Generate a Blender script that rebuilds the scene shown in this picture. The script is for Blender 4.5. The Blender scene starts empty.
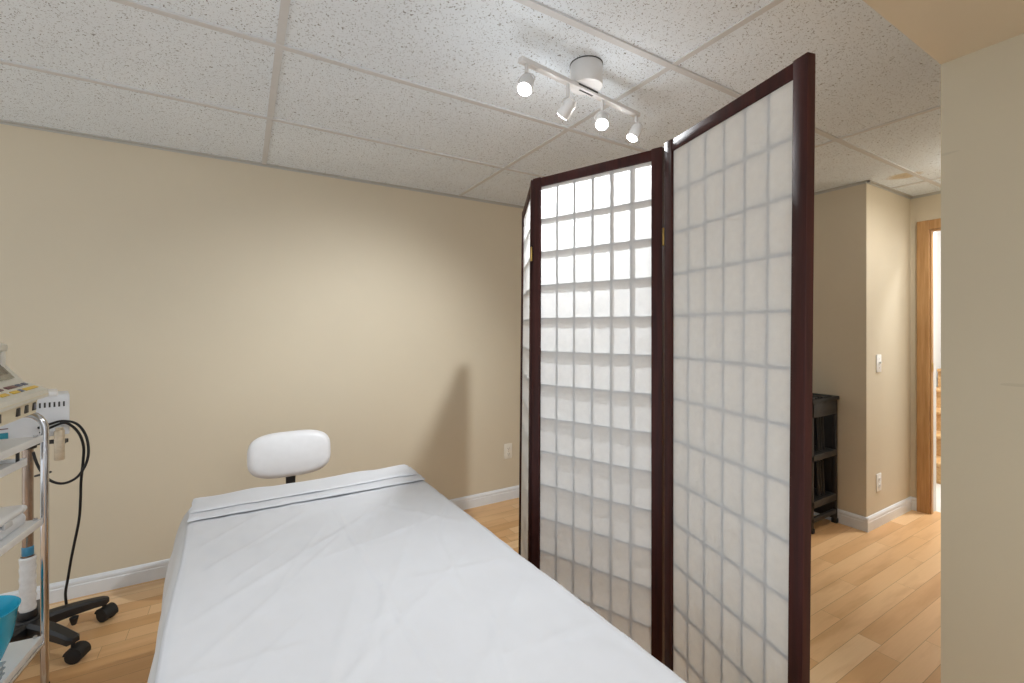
import bpy, bmesh, math, random
from mathutils import Vector, Matrix, noise

random.seed(7)
S = bpy.context.scene
COL = S.collection
PI = math.pi
R = math.radians

# ------------------------------------------------------------------ materials
def srgb(r, g, b):
    def f(c):
        c /= 255.0
        return c / 12.92 if c <= .04045 else ((c + .055) / 1.055) ** 2.4
    return (f(r), f(g), f(b), 1)

def new_mat(name):
    m = bpy.data.materials.new(name)
    m.use_nodes = True
    nt = m.node_tree
    return m, nt, nt.nodes['Principled BSDF']

def N(nt, kind, **kw):
    n = nt.nodes.new(kind)
    for k, v in kw.items():
        if k in n.bl_rna.properties: setattr(n, k, v)
    return n

def ramp(nt, fac, stops):
    r = N(nt, 'ShaderNodeValToRGB')
    while len(r.color_ramp.elements) < len(stops): r.color_ramp.elements.new(.5)
    for e, (p, c) in zip(r.color_ramp.elements, stops):
        e.position = p; e.color = c
    nt.links.new(fac, r.inputs['Fac'])
    return r.outputs['Color']

def coords(nt, scale=(1, 1, 1), rot=(0, 0, 0)):
    g = N(nt, 'ShaderNodeTexCoord'); mp = N(nt, 'ShaderNodeMapping')
    mp.inputs['Scale'].default_value = scale; mp.inputs['Rotation'].default_value = rot
    nt.links.new(g.outputs['Object'], mp.inputs['Vector'])
    return mp.outputs['Vector']

def noise_tex(nt, vec, scale, detail=4, rough=.5):
    n = N(nt, 'ShaderNodeTexNoise')
    n.inputs['Scale'].default_value = scale; n.inputs['Detail'].default_value = detail
    n.inputs['Roughness'].default_value = rough
    nt.links.new(vec, n.inputs['Vector'])
    return n.outputs['Fac']

def bump(nt, b, h, strength=.2, dist=.002):
    n = N(nt, 'ShaderNodeBump')
    n.inputs['Strength'].default_value = strength; n.inputs['Distance'].default_value = dist
    nt.links.new(h, n.inputs['Height']); nt.links.new(n.outputs['Normal'], b.inputs['Normal'])

def math_n(nt, op, a, b=None):
    n = N(nt, 'ShaderNodeMath', operation=op)
    for i, v in enumerate((a, b)):
        if v is None: continue
        if hasattr(v, 'is_output'): nt.links.new(v, n.inputs[i])
        else: n.inputs[i].default_value = v
    return n.outputs[0]

def mix_rgb(nt, fac, a, b, blend='MIX'):
    n = N(nt, 'ShaderNodeMix', data_type='RGBA', blend_type=blend)
    for s, v in (('Factor', fac), ('A', a), ('B', b)):
        if s == 'Factor': sock = n.inputs[0]
        else: sock = n.inputs[6] if s == 'A' else n.inputs[7]
        if hasattr(v, 'is_output'): nt.links.new(v, sock)
        else: sock.default_value = v
    return n.outputs[2]

def simple(name, col, rough=.5, metal=0, var=.04, scale=30, bmp=0, spec=.5, coat=0):
    m, nt, b = new_mat(name)
    v = coords(nt)
    f = noise_tex(nt, v, scale)
    lo = tuple(c * (1 - var) for c in col[:3]) + (1,); hi = tuple(min(1, c * (1 + var)) for c in col[:3]) + (1,)
    nt.links.new(ramp(nt, f, [(.3, lo), (.7, hi)]), b.inputs['Base Color'])
    b.inputs['Roughness'].default_value = rough; b.inputs['Metallic'].default_value = metal
    b.inputs['Specular IOR Level'].default_value = spec
    b.inputs['Coat Weight'].default_value = coat
    if bmp: bump(nt, b, noise_tex(nt, v, scale * 8), bmp)
    return m

def wall_mat(name, col, scuff=False):
    m, nt, b = new_mat(name)
    v = coords(nt)
    f = noise_tex(nt, v, 1.3, 5, .6)
    lo = tuple(c * .975 for c in col[:3]) + (1,); hi = tuple(min(1, c * 1.02) for c in col[:3]) + (1,)
    c = ramp(nt, f, [(.3, lo), (.7, hi)])
    # a few thin scuffs
    sv = coords(nt, (3, 3, 26), (.12, .1, 0))
    sc = noise_tex(nt, sv, 1.7, 2, .4)
    c2 = c if not scuff else mix_rgb(nt, ramp(nt, sc, [(.765, (0, 0, 0, 1)), (.79, (.22, .22, .22, 1))]), c, tuple(x * .55 for x in col[:3]) + (1,))
    nt.links.new(c2, b.inputs['Base Color'])
    b.inputs['Roughness'].default_value = .55; b.inputs['Specular IOR Level'].default_value = .3
    bump(nt, b, noise_tex(nt, v, 160, 3), .12, .001)
    return m

def floor_mat():
    m, nt, b = new_mat('maple_boards')
    g = N(nt, 'ShaderNodeTexCoord'); sp = N(nt, 'ShaderNodeSeparateXYZ')
    nt.links.new(g.outputs['Object'], sp.inputs[0])
    W, Ln = .0825, .95
    yy = math_n(nt, 'ADD', sp.outputs['Y'], .014)
    row = math_n(nt, 'FLOOR', math_n(nt, 'DIVIDE', yy, W))
    wn = N(nt, 'ShaderNodeTexWhiteNoise', noise_dimensions='1D'); nt.links.new(row, wn.inputs['W'])
    xs = math_n(nt, 'DIVIDE', math_n(nt, 'ADD', sp.outputs['X'], math_n(nt, 'MULTIPLY', wn.outputs['Value'], 5.0)), Ln)
    cell = math_n(nt, 'FLOOR', xs)
    cmb = N(nt, 'ShaderNodeCombineXYZ'); nt.links.new(row, cmb.inputs[0]); nt.links.new(cell, cmb.inputs[1])
    wid = N(nt, 'ShaderNodeTexWhiteNoise', noise_dimensions='3D'); nt.links.new(cmb.outputs[0], wid.inputs['Vector'])
    # seams
    fy = math_n(nt, 'FRACT', math_n(nt, 'DIVIDE', yy, W)); fx = math_n(nt, 'FRACT', xs)
    ey = math_n(nt, 'MULTIPLY', math_n(nt, 'MINIMUM', fy, math_n(nt, 'SUBTRACT', 1.0, fy)), W)
    ex = math_n(nt, 'MULTIPLY', math_n(nt, 'MINIMUM', fx, math_n(nt, 'SUBTRACT', 1.0, fx)), Ln)
    seam = math_n(nt, 'LESS_THAN', math_n(nt, 'MINIMUM', ex, ey), .0009)
    # grain, offset per board
    off = N(nt, 'ShaderNodeVectorMath', operation='SCALE'); nt.links.new(wid.outputs['Color'], off.inputs[0]); off.inputs['Scale'].default_value = 40
    add = N(nt, 'ShaderNodeVectorMath', operation='ADD'); nt.links.new(g.outputs['Object'], add.inputs[0]); nt.links.new(off.outputs[0], add.inputs[1])
    mp = N(nt, 'ShaderNodeMapping'); mp.inputs['Scale'].default_value = (1.2, 8, 1); nt.links.new(add.outputs[0], mp.inputs['Vector'])
    g1 = noise_tex(nt, mp.outputs[0], 1.6, 4, .5)
    mp2 = N(nt, 'ShaderNodeMapping'); mp2.inputs['Scale'].default_value = (4, 90, 1); nt.links.new(add.outputs[0], mp2.inputs['Vector'])
    g2 = noise_tex(nt, mp2.outputs[0], 2.0, 3, .5)
    base = ramp(nt, wid.outputs['Value'], [(0, srgb(216, 168, 116)), (.4, srgb(231, 187, 136)), (.75, srgb(238, 198, 149)), (1, srgb(243, 211, 168))])
    heart = ramp(nt, g1, [(.50, (0, 0, 0, 1)), (.70, (.6, .6, .6, 1))])
    c = mix_rgb(nt, heart, base, srgb(196, 146, 96))
    c = mix_rgb(nt, math_n(nt, 'MULTIPLY', g2, .16), c, srgb(168, 120, 76))
    c = mix_rgb(nt, math_n(nt, 'MULTIPLY', seam, .55), c, srgb(110, 74, 44))
    nt.links.new(c, b.inputs['Base Color'])
    b.inputs['Roughness'].default_value = .36; b.inputs['Specular IOR Level'].default_value = .4
    return m

def ceiling_mat():
    m, nt, b = new_mat('fissured_acoustic_tile')
    v = coords(nt)
    # fissures : warped noise cut at a threshold
    w = N(nt, 'ShaderNodeTexNoise'); w.inputs['Scale'].default_value = 55; nt.links.new(v, w.inputs['Vector'])
    sc = N(nt, 'ShaderNodeVectorMath', operation='SCALE'); sc.inputs['Scale'].default_value = .03; nt.links.new(w.outputs['Color'], sc.inputs[0])
    ad = N(nt, 'ShaderNodeVectorMath', operation='ADD'); nt.links.new(v, ad.inputs[0]); nt.links.new(sc.outputs[0], ad.inputs[1])
    f = noise_tex(nt, ad.outputs[0], 175, 2, .55)
    f2 = noise_tex(nt, v, 330, 1, .4)
    pit = ramp(nt, f, [(.335, (1, 1, 1, 1)), (.385, (0, 0, 0, 1))])
    pin = ramp(nt, f2, [(.25, (1, 1, 1, 1)), (.29, (0, 0, 0, 1))])
    both = mix_rgb(nt, .3, pit, pin, 'ADD')
    soft = noise_tex(nt, v, 2.5, 3)
    base = ramp(nt, soft, [(.3, srgb(228, 236, 243)), (.7, srgb(234, 242, 249))])
    # old water stain on the cut tile by the closet corner
    dist = N(nt, 'ShaderNodeVectorMath', operation='DISTANCE'); nt.links.new(v, dist.inputs[0]); dist.inputs[1].default_value = (3.52, 1.15, 2.25)
    wob = math_n(nt, 'ADD', dist.outputs['Value'], math_n(nt, 'MULTIPLY', noise_tex(nt, v, 14, 3), .07))
    st = ramp(nt, wob, [(.085, (.8, .8, .8, 1)), (.12, (0, 0, 0, 1))])
    base = mix_rgb(nt, st, base, srgb(205, 186, 150))
    c = mix_rgb(nt, both, base, srgb(112, 110, 107))
    nt.links.new(c, b.inputs['Base Color'])
    b.inputs['Roughness'].default_value = .9; b.inputs['Specular IOR Level'].default_value = .1
    inv = math_n(nt, 'SUBTRACT', 1.0, both)
    bump(nt, b, inv, .35, .002)
    return m

def wood_mat(name, dark, light, rough=.35, scale=(18, 18, 1.2), coat=0):
    m, nt, b = new_mat(name)
    v = coords(nt, scale)
    f = noise_tex(nt, v, 3.0, 5, .55)
    nt.links.new(ramp(nt, f, [(.3, dark), (.7, light)]), b.inputs['Base Color'])
    b.inputs['Roughness'].default_value = rough
    b.inputs['Coat Weight'].default_value = coat; b.inputs['Coat Roughness'].default_value = .2
    b.inputs['Specular IOR Level'].default_value = .22
    bump(nt, b, f, .05, .001)
    return m

def paper_mat():
    m, nt, b = new_mat('rice_paper')
    nt.nodes.remove(b)
    out = nt.nodes['Material Output']
    v = coords(nt)
    f = noise_tex(nt, v, 60, 6, .65)
    c = ramp(nt, f, [(.3, srgb(240, 241, 241)), (.7, srgb(246, 247, 246))])
    d = N(nt, 'ShaderNodeBsdfDiffuse'); t = N(nt, 'ShaderNodeBsdfTranslucent'); mx = N(nt, 'ShaderNodeMixShader')
    nt.links.new(c, d.inputs['Color']); nt.links.new(c, t.inputs['Color'])
    mx.inputs[0].default_value = .5
    nt.links.new(d.outputs[0], mx.inputs[1]); nt.links.new(t.outputs[0], mx.inputs[2])
    nt.links.new(mx.outputs[0], out.inputs['Surface'])
    return m

def cloth_mat(name, col):
    m, nt, b = new_mat(name)
    v = coords(nt)
    f = noise_tex(nt, v, 9, 4)
    lo = tuple(c * .97 for c in col[:3]) + (1,)
    nt.links.new(ramp(nt, f, [(.3, lo), (.7, col)]), b.inputs['Base Color'])
    b.inputs['Roughness'].default_value = .85; b.inputs['Specular IOR Level'].default_value = .2
    b.inputs['Sheen Weight'].default_value = .1
    bump(nt, b, noise_tex(nt, v, 900, 2), .08, .0005)
    return m

def emit_mat(name, col, s):
    m, nt, b = new_mat(name)
    b.inputs['Base Color'].default_value = col
    b.inputs['Emission Color'].default_value = col
    b.inputs['Emission Strength'].default_value = s
    return m

def glassy(name, col, rough=.1, trans=.6):
    m, nt, b = new_mat(name)
    v = coords(nt)
    lo = tuple(c * .93 for c in col[:3]) + (1,)
    nt.links.new(ramp(nt, noise_tex(nt, v, 12), [(.3, lo), (.7, col)]), b.inputs['Base Color'])
    b.inputs['Roughness'].default_value = rough
    b.inputs['Transmission Weight'].default_value = trans
    b.inputs['IOR'].default_value = 1.3
    return m

M = dict(
    wall=wall_mat('cream_wall_paint', srgb(213, 201, 178)),
    wall_dimmed=wall_mat('dimmed_cream_wall_paint', srgb(194, 184, 161), True),  # cream paint darkened: the wall end's weaker light is put into the colour
    wall_white=wall_mat('white_wall_paint', srgb(232, 231, 228)),
    floor=floor_mat(),
    hall_floor=simple('pale_hall_floor', srgb(226, 222, 214), .4, scale=6),
    ceil=ceiling_mat(),
    grid=simple('painted_ceiling_grid', srgb(208, 209, 210), .5, var=.02),
    angle=simple('grey_wall_angle', srgb(186, 184, 178), .5, var=.03),
    trim=simple('white_trim_paint', srgb(228, 231, 234), .35, var=.02),
    oak=wood_mat('oak_trim', srgb(170, 126, 80), srgb(200, 158, 110), .35),
    tread=wood_mat('oak_tread', srgb(190, 146, 94), srgb(218, 180, 130), .35, (3, 20, 20)),
    cherry=wood_mat('dark_cherry_lacquer', srgb(40, 15, 12), srgb(66, 26, 20), .55, (22, 22, 1.4), .08),
    paper=paper_mat(),
    slat=simple('grey_stained_slat', srgb(120, 108, 100), .6),
    brass=simple('brass', srgb(206, 170, 96), .3, 1),
    lamp=simple('white_lamp_enamel', srgb(214, 212, 210), .35, var=.02),
    lamp_dark=simple('dark_slot', srgb(60, 58, 56), .6),
    bulb=emit_mat('lit_bulb_face', (1, .96, .9, 1), 40),
    diff=emit_mat('added_lamp_diffuser', (1, .96, .9, 1), 6),
    sheet=cloth_mat('white_cotton_sheet', srgb(218, 219, 223)),
    fitted=cloth_mat('shaded_white_fitted_sheet', srgb(204, 203, 202)),  # sheet white darkened, so the shade on the drape sits in the colour
    vinyl_white=simple('white_vinyl', srgb(228, 227, 228), .38, var=.02, bmp=.05),
    vinyl_table=simple('beige_vinyl', srgb(190, 176, 150), .45),
    beech=wood_mat('beech_leg', srgb(188, 150, 104), srgb(212, 176, 130)),
    black=simple('black_plastic', srgb(30, 30, 32), .42, var=.15),
    black_soft=simple('black_rubber', srgb(20, 20, 21), .6, var=.15),
    char=simple('charcoal_plastic', srgb(46, 44, 43), .5, var=.12),
    char2=simple('dark_plastic', srgb(28, 27, 26), .55, var=.12),
    chrome=simple('chrome', srgb(205, 205, 208), .14, 1, var=.02),
    shelf=simple('white_shelf_laminate', srgb(233, 234, 235), .3, var=.01),
    cream=simple('cream_instrument_plastic', srgb(226, 217, 192), .42, var=.02),
    cream_lt=simple('pale_instrument_plastic', srgb(226, 224, 214), .42, var=.02),
    lcd=simple('dark_display_glass', srgb(84, 72, 58), .15, var=.1),
    lcd_lt=simple('grey_display_panel', srgb(150, 146, 130), .2, var=.05),
    yellow=simple('yellow_key', srgb(236, 200, 84), .45),
    grey_key=simple('blue_grey_key', srgb(106, 114, 134), .45),
    red_key=simple('plum_key', srgb(122, 84, 84), .45),
    whitebox=simple('white_enclosure', srgb(222, 224, 228), .4, var=.02),
    teal=simple('teal_display', srgb(44, 140, 160), .25),
    bronze=simple('brown_chrome_tube', srgb(168, 150, 136), .25, .8, var=.1),
    tin=simple('cream_metal_can', srgb(206, 190, 166), .35, .3, var=.12, scale=60),
    wrap=simple('white_plastic_wrap', srgb(226, 226, 226), .25, var=.05, scale=80, bmp=.3),
    label_blue=simple('blue_label', srgb(60, 130, 165), .4),
    label_brown=simple('brown_label', srgb(120, 72, 50), .5),
    bowl=glassy('blue_translucent_plastic', srgb(60, 196, 232), .18, .25),
    dish=simple('grey_smooth_plastic', srgb(160, 174, 184), .25, var=.03),
    plate=simple('outlet_plastic', srgb(232, 226, 212), .35, var=.01),
    plate_white=simple('switch_plastic', srgb(238, 238, 236), .35, var=.01),
)

# ------------------------------------------------------------------ mesh helpers
def place(bm, src, mat=None):
    me = bpy.data.meshes.new('t'); src.to_mesh(me); src.free()
    if mat is not None: me.transform(mat)
    bm.from_mesh(me); bpy.data.meshes.remove(me)

def box(bm, lo, hi, bev=0, seg=2, mat=None):
    b = bmesh.new(); bmesh.ops.create_cube(b, size=1)
    c = [(a + d) / 2 for a, d in zip(lo, hi)]; s = [d - a for a, d in zip(lo, hi)]
    for v in b.verts: v.co = Vector([v.co[i] * s[i] + c[i] for i in range(3)])
    if bev: bmesh.ops.bevel(b, geom=b.edges[:], offset=bev, segments=seg, profile=.5, affect='EDGES')
    place(bm, b, mat)

def frame_to(d, up=Vector((0, 0, 1))):
    d = Vector(d).normalized()
    return d.to_track_quat('Z', 'Y').to_matrix().to_4x4()

def cyl(bm, p0, p1, r0, r1=None, n=24, bev=0, mat=None):
    p0, p1 = Vector(p0), Vector(p1); r1 = r0 if r1 is None else r1
    b = bmesh.new()
    bmesh.ops.create_cone(b, cap_ends=True, segments=n, radius1=r0, radius2=r1, depth=(p1 - p0).length)
    if bev:
        ed = [e for e in b.edges if abs(e.verts[0].co.z - e.verts[1].co.z) < 1e-6]
        bmesh.ops.bevel(b, geom=ed, offset=bev, segments=2, profile=.5, affect='EDGES')
    m = Matrix.Translation((p0 + p1) / 2) @ frame_to(p1 - p0)
    place(bm, b, (mat @ m) if mat is not None else m)

def smooth_path(pts, k=8):
    P = [Vector(p) for p in pts]; out = []
    for i in range(len(P) - 1):
        a = P[max(i - 1, 0)]; b = P[i]; c = P[i + 1]; d = P[min(i + 2, len(P) - 1)]
        for j in range(k):
            t = j / k
            out.append(.5 * (2 * b + (c - a) * t + (2 * a - 5 * b + 4 * c - d) * t * t + (3 * b - a - 3 * c + d) * t ** 3))
    out.append(P[-1]); return out

def tube(bm, pts, r, n=12, k=8):
    path = smooth_path(pts, k) if k else [Vector(p) for p in pts]
    rings = []; prev = None
    for i, p in enumerate(path):
        t = (path[min(i + 1, len(path) - 1)] - path[max(i - 1, 0)]).normalized()
        if prev is None:
            a = Vector((0, 0, 1)) if abs(t.z) < .9 else Vector((1, 0, 0))
            u = t.cross(a).normalized()
        else:
            u = (prev - t * prev.dot(t)).normalized()
        prev = u; w = t.cross(u)
        rr = r(i / (len(path) - 1)) if callable(r) else r
        rings.append([bm.verts.new(p + rr * (math.cos(2 * PI * q / n) * u + math.sin(2 * PI * q / n) * w)) for q in range(n)])
    for a, b in zip(rings, rings[1:]):
        for q in range(n): bm.faces.new((a[q], a[(q + 1) % n], b[(q + 1) % n], b[q]))
    bm.faces.new(rings[0][::-1]); bm.faces.new(rings[-1])

def lathe(bm, prof, c=(0, 0, 0), n=40):
    c = Vector(c); rings = []
    for r, z in prof:
        if r < 1e-6: rings.append([bm.verts.new(c + Vector((0, 0, z)))])
        else: rings.append([bm.verts.new(c + Vector((r * math.cos(2 * PI * q / n), r * math.sin(2 * PI * q / n), z))) for q in range(n)])
    for a, b in zip(rings, rings[1:]):
        for q in range(n):
            q2 = (q + 1) % n
            if len(a) == 1 and len(b) == 1: continue
            if len(a) == 1: bm.faces.new((a[0], b[q2], b[q]))
            elif len(b) == 1: bm.faces.new((a[q], a[q2], b[0]))
            else: bm.faces.new((a[q], a[q2], b[q2], b[q]))

def prism(bm, poly, axis, a, b, mat=None):
    """poly: list of 2-D points; axis 'x': (y,z) extruded along x ; 'y': (x,z) ; 'z': (x,y)"""
    def P(p, t):
        return {'x': (t, p[0], p[1]), 'y': (p[0], t, p[1]), 'z': (p[0], p[1], t)}[axis]
    t = bmesh.new()
    lo = [t.verts.new(P(p, a)) for p in poly]; hi = [t.verts.new(P(p, b)) for p in poly]
    n = len(poly)
    t.faces.new(lo[::-1]); t.faces.new(hi)
    for i in range(n): t.faces.new((lo[i], lo[(i + 1) % n], hi[(i + 1) % n], hi[i]))
    bmesh.ops.recalc_face_normals(t, faces=t.faces[:])
    place(bm, t, mat)

def obj(name, bm, m, parent=None, smooth=True, recalc=True):
    if recalc: bmesh.ops.recalc_face_normals(bm, faces=bm.faces[:])
    me = bpy.data.meshes.new(name); bm.to_mesh(me); bm.free()
    mats = m if isinstance(m, (list, tuple)) else [m]
    for q in mats: me.materials.append(q)
    if smooth:
        me.shade_smooth()
        me.set_sharp_from_angle(angle=R(38))
    o = bpy.data.objects.new(name, me); COL.objects.link(o)
    if parent is not None: o.parent = parent
    return o

def tag(o, label, cat, group=None):
    o['label'] = label; o['category'] = cat
    if group: o['group'] = group
    return o

def thing(name, label, cat, loc=(0, 0, 0), rz=0, group=None):
    o = bpy.data.objects.new(name, None); COL.objects.link(o)
    o.location = loc; o.rotation_euler = (0, 0, rz); o.empty_display_size = .1
    return tag(o, label, cat, group)

def struct(name, bm, m, parent=None, smooth=False):
    o = obj(name, bm, m, parent, smooth)
    if parent is None: o['kind'] = 'structure'
    return o

NB = bmesh.new

# ------------------------------------------------------------------ camera
F_PX, CX, CY, TH, CAMZ = 452.1, 516.2, 328.9, R(31.217), 1.30
cam = bpy.data.cameras.new('camera'); co = bpy.data.objects.new('camera', cam); COL.objects.link(co)
co.location = (0, 0, CAMZ); co.rotation_euler = (PI / 2, 0, -TH)
cam.sensor_fit = 'HORIZONTAL'; cam.sensor_width = 36; cam.lens = F_PX / 1024 * 36
cam.shift_x = (512 - CX) / 1024; cam.shift_y = (CY - 341.5) / 1024
cam.clip_start = .02
S.camera = co

# ------------------------------------------------------------------ the room
WY, H = 2.985, 2.25                    # far-left wall plane, ceiling height
CLX, CLY = 3.43, 1.318                 # closet corner
DX = 4.13                              # wall with the doorway
SX, SY, SZ = 1.695, .4726, 2.05        # wall end on the right, soffit
BX, BY = -2.3, -1.9

bm = NB(); box(bm, (BX - .1, BY, -.06), (DX + .1, WY + .1, 0)); struct('floor', bm, M['floor'])
bm = NB(); box(bm, (DX + .1, .2, -.06), (7.2, 1.8, 0)); struct('floor', bm, M['hall_floor'])
bm = NB(); box(bm, (BX - .1, SY, H), (DX + .1, WY + .1, H + .05)); box(bm, (BX - .1, BY, H), (1.0, SY, H + .05)); struct('ceiling', bm, M['ceil'])
bm = NB(); box(bm, (1.0, BY, SZ), (DX + .1, SY, H + .05)); struct('wall_soffit', bm, M['wall'])
bm = NB(); box(bm, (BX - .1, WY, 0), (DX + .2, WY + .1, H)); struct('wall_left', bm, M['wall'])
bm = NB(); box(bm, (CLX, CLY, 0), (DX + .03, WY, H)); struct('wall_closet', bm, M['wall'])
bm = NB(); box(bm, (SX, BY, 0), (DX, SY - .0, SZ)); struct('wall_right', bm, M['wall_dimmed'])
# wall with the doorway : opening Y .46..1.195, height 2.03
DT, DL = 1.997, 1.214
bm = NB()
box(bm, (DX, DL, 0), (DX + .03, CLY, H)); box(bm, (DX, SY - .4, DT), (DX + .03, DL, H))
struct('wall_back', bm, M['wall'])
# doorway casing, jamb and strike plate
bm = NB()
box(bm, (DX - .018, DL - .005, 0), (DX, DL + .064, DT + .066), .004)
box(bm, (DX - .018, SY + .001, DT), (DX, DL - .005, DT + .066), .004)
d1 = struct('door_1', bm, M['oak'])
bm = NB(); box(bm, (DX - .002, DL - .014, 0), (DX + .034, DL, DT), .002); box(bm, (DX - .002, SY + .001, DT - .014), (DX + .034, DL - .014, DT), .002)
obj('jamb', bm, M['oak'], d1, False)
bm = NB(); box(bm, (DX + .004, DL - .0165, 1.0), (DX + .03, DL - .0135, 1.06), .0008); o = obj('strike_plate', bm, M['brass'], d1); o['label'] = 'brass strike plate'
# hall beyond
bm = NB(); box(bm, (DX + .034, 1.2095, 0), (DX + .12, 1.74, 2.9)); struct('wall_hall', bm, M['wall_white'])
bm = NB(); box(bm, (DX + .12, 1.74, 0), (7.2, 1.8, 2.9)); struct('wall_hall', bm, M['wall_white'])
bm = NB(); box(bm, (7.1, .2, 0), (7.2, 1.74, 2.9)); struct('wall_hall', bm, M['wall_white'])
bm = NB(); box(bm, (DX + .03, .2, 2.9), (7.2, 1.8, 2.95)); struct('ceiling', bm, M['wall_white'])
bm = NB(); box(bm, (DX + .1, .15, 0), (7.2, .2, 2.9)); struct('wall_hall', bm, M['wall_white'])
st = thing('staircase', 'pale wooden stairs going up beyond the oak doorway', 'stairs', (5.0, .235, 0))
for k in range(5):
    bm = NB(); box(bm, (k * .25 + .0, 0, k * .18 + (.0 if k == 0 else .0)), (k * .25 + .02, 1.46, k * .18 + .15)); obj('riser', bm, M['tread'], st, False)
    bm = NB(); box(bm, (k * .25 - .03, 0, k * .18 + .15), (k * .25 + .25, 1.46, k * .18 + .18), .006); obj('tread', bm, M['tread'], st)

# ceiling grid : main runners and cross tees as slim flanges below the tiles
bm = NB(); gw, gt = .012, .006
for y in (2.315, 1.705, 1.103): box(bm, (BX, y - gw, H - gt), (DX if y < CLY else CLX, y + gw, H + .001))
struct('trim_1', bm, M['grid'])
bm = NB()
for x in (-1.107, .107, 1.323, 2.547): box(bm, (x - gw, BY if x < 1 else SY, H - gt + .0015), (x + gw, WY, H + .001))
box(bm, (3.745 - gw, SY, H - gt + .0015), (3.745 + gw, CLY, H + .001))
struct('trim_2', bm, M['grid'])
bm = NB()
def angle_x(x0, x1, y, s): box(bm, (x0, min(y, y + s * .022), H - .005), (x1, max(y, y + s * .022), H + .001)); box(bm, (x0, min(y, y + s * .003), H - .014), (x1, max(y, y + s * .003), H - .004))
def angle_y(y0, y1, x, s): box(bm, (min(x, x + s * .022), y0, H - .005), (max(x, x + s * .022), y1, H + .001)); box(bm, (min(x, x + s * .003), y0, H - .014), (max(x, x + s * .003), y1, H - .004))
angle_x(BX, CLX, WY, -1); angle_y(CLY - .022, WY, CLX, -1); angle_x(CLX - .02, DX, CLY, -1); angle_y(SY, CLY, DX, -1)
struct('trim_3', bm, M['angle'])

# baseboards, moulded profile (distance from wall, height)
PR = [(0, 0), (.014, 0), (.014, .058), (.011, .062), (.011, .066), (.013, .069), (.012, .078), (.006, .088), (0, .09)]
bm = NB(); prism(bm, [(WY - d, z) for d, z in PR], 'x', BX, CLX); struct('baseboard_left', bm, M['trim'])
bm = NB(); prism(bm, [(CLX - d, z) for d, z in PR], 'y', CLY - .0132, WY); struct('baseboard_closet', bm, M['trim'])
bm = NB(); prism(bm, [(CLY - d, z) for d, z in PR], 'x', CLX - .0137, DX); struct('baseboard_corner', bm, M['trim'])
bm = NB(); prism(bm, [(DX - d, z) for d, z in PR], 'y', DL + .064, CLY); struct('baseboard_back', bm, M['trim'])

# ------------------------------------------------------------------ outlets and switch
def plate(name, label, cat, c, kind, m):
    """plate on a wall whose face looks to -Y"""
    o = thing(name, label, cat, c)
    bm = NB(); box(bm, (-.035, -.006, -.058), (.035, 0, .058), .003); obj('cover_plate', bm, m, o)
    if kind == 'outlet':
        for s in (-1, 1):
            bm = NB(); cyl(bm, (0, -.006, s * .021), (0, -.0085, s * .021), .016, n=24, bev=.0006)
            p = obj('socket', bm, m, o)
            bm = NB()
            for q in (-.006, .006): box(bm, (q - .0012, -.0092, s * .021 - .002), (q + .0012, -.0084, s * .021 + .006))
            cyl(bm, (0, -.0084, s * .021 - .008), (0, -.0092, s * .021 - .008), .0024, n=10)
            obj('slot', bm, M['lamp_dark'], p)['label'] = 'dark socket slots'
        bm = NB(); cyl(bm, (0, -.006, 0), (0, -.0075, 0), .003, n=12); obj('screw', bm, M['chrome'], o)
    else:
        bm = NB(); box(bm, (-.006, -.008, -.013), (.006, -.005, .013), .001); obj('switch_surround', bm, m, o)
        bm = NB(); box(bm, (-.004, -.018, -.001), (.004, -.006, .011), .0015); obj('toggle', bm, m, o)
        for s in (-1, 1):
            bm = NB(); cyl(bm, (0, -.006, s * .03), (0, -.0072, s * .03), .003, n=12); obj('screw', bm, M['chrome'], o)
    return o
plate('wall_outlet', 'cream power outlet low on the wall left of the folding screen', 'outlet', (1.735, WY, .368), 'outlet', M['plate'])
plate('wall_outlet', 'white power outlet above the baseboard on the wall before the oak door frame', 'outlet', (3.602, CLY, .285), 'outlet', M['plate_white'])
plate('light_switch', 'white toggle light switch on the wall before the oak door frame', 'switch', (3.602, CLY, 1.072), 'switch', M['plate_white'])

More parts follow.
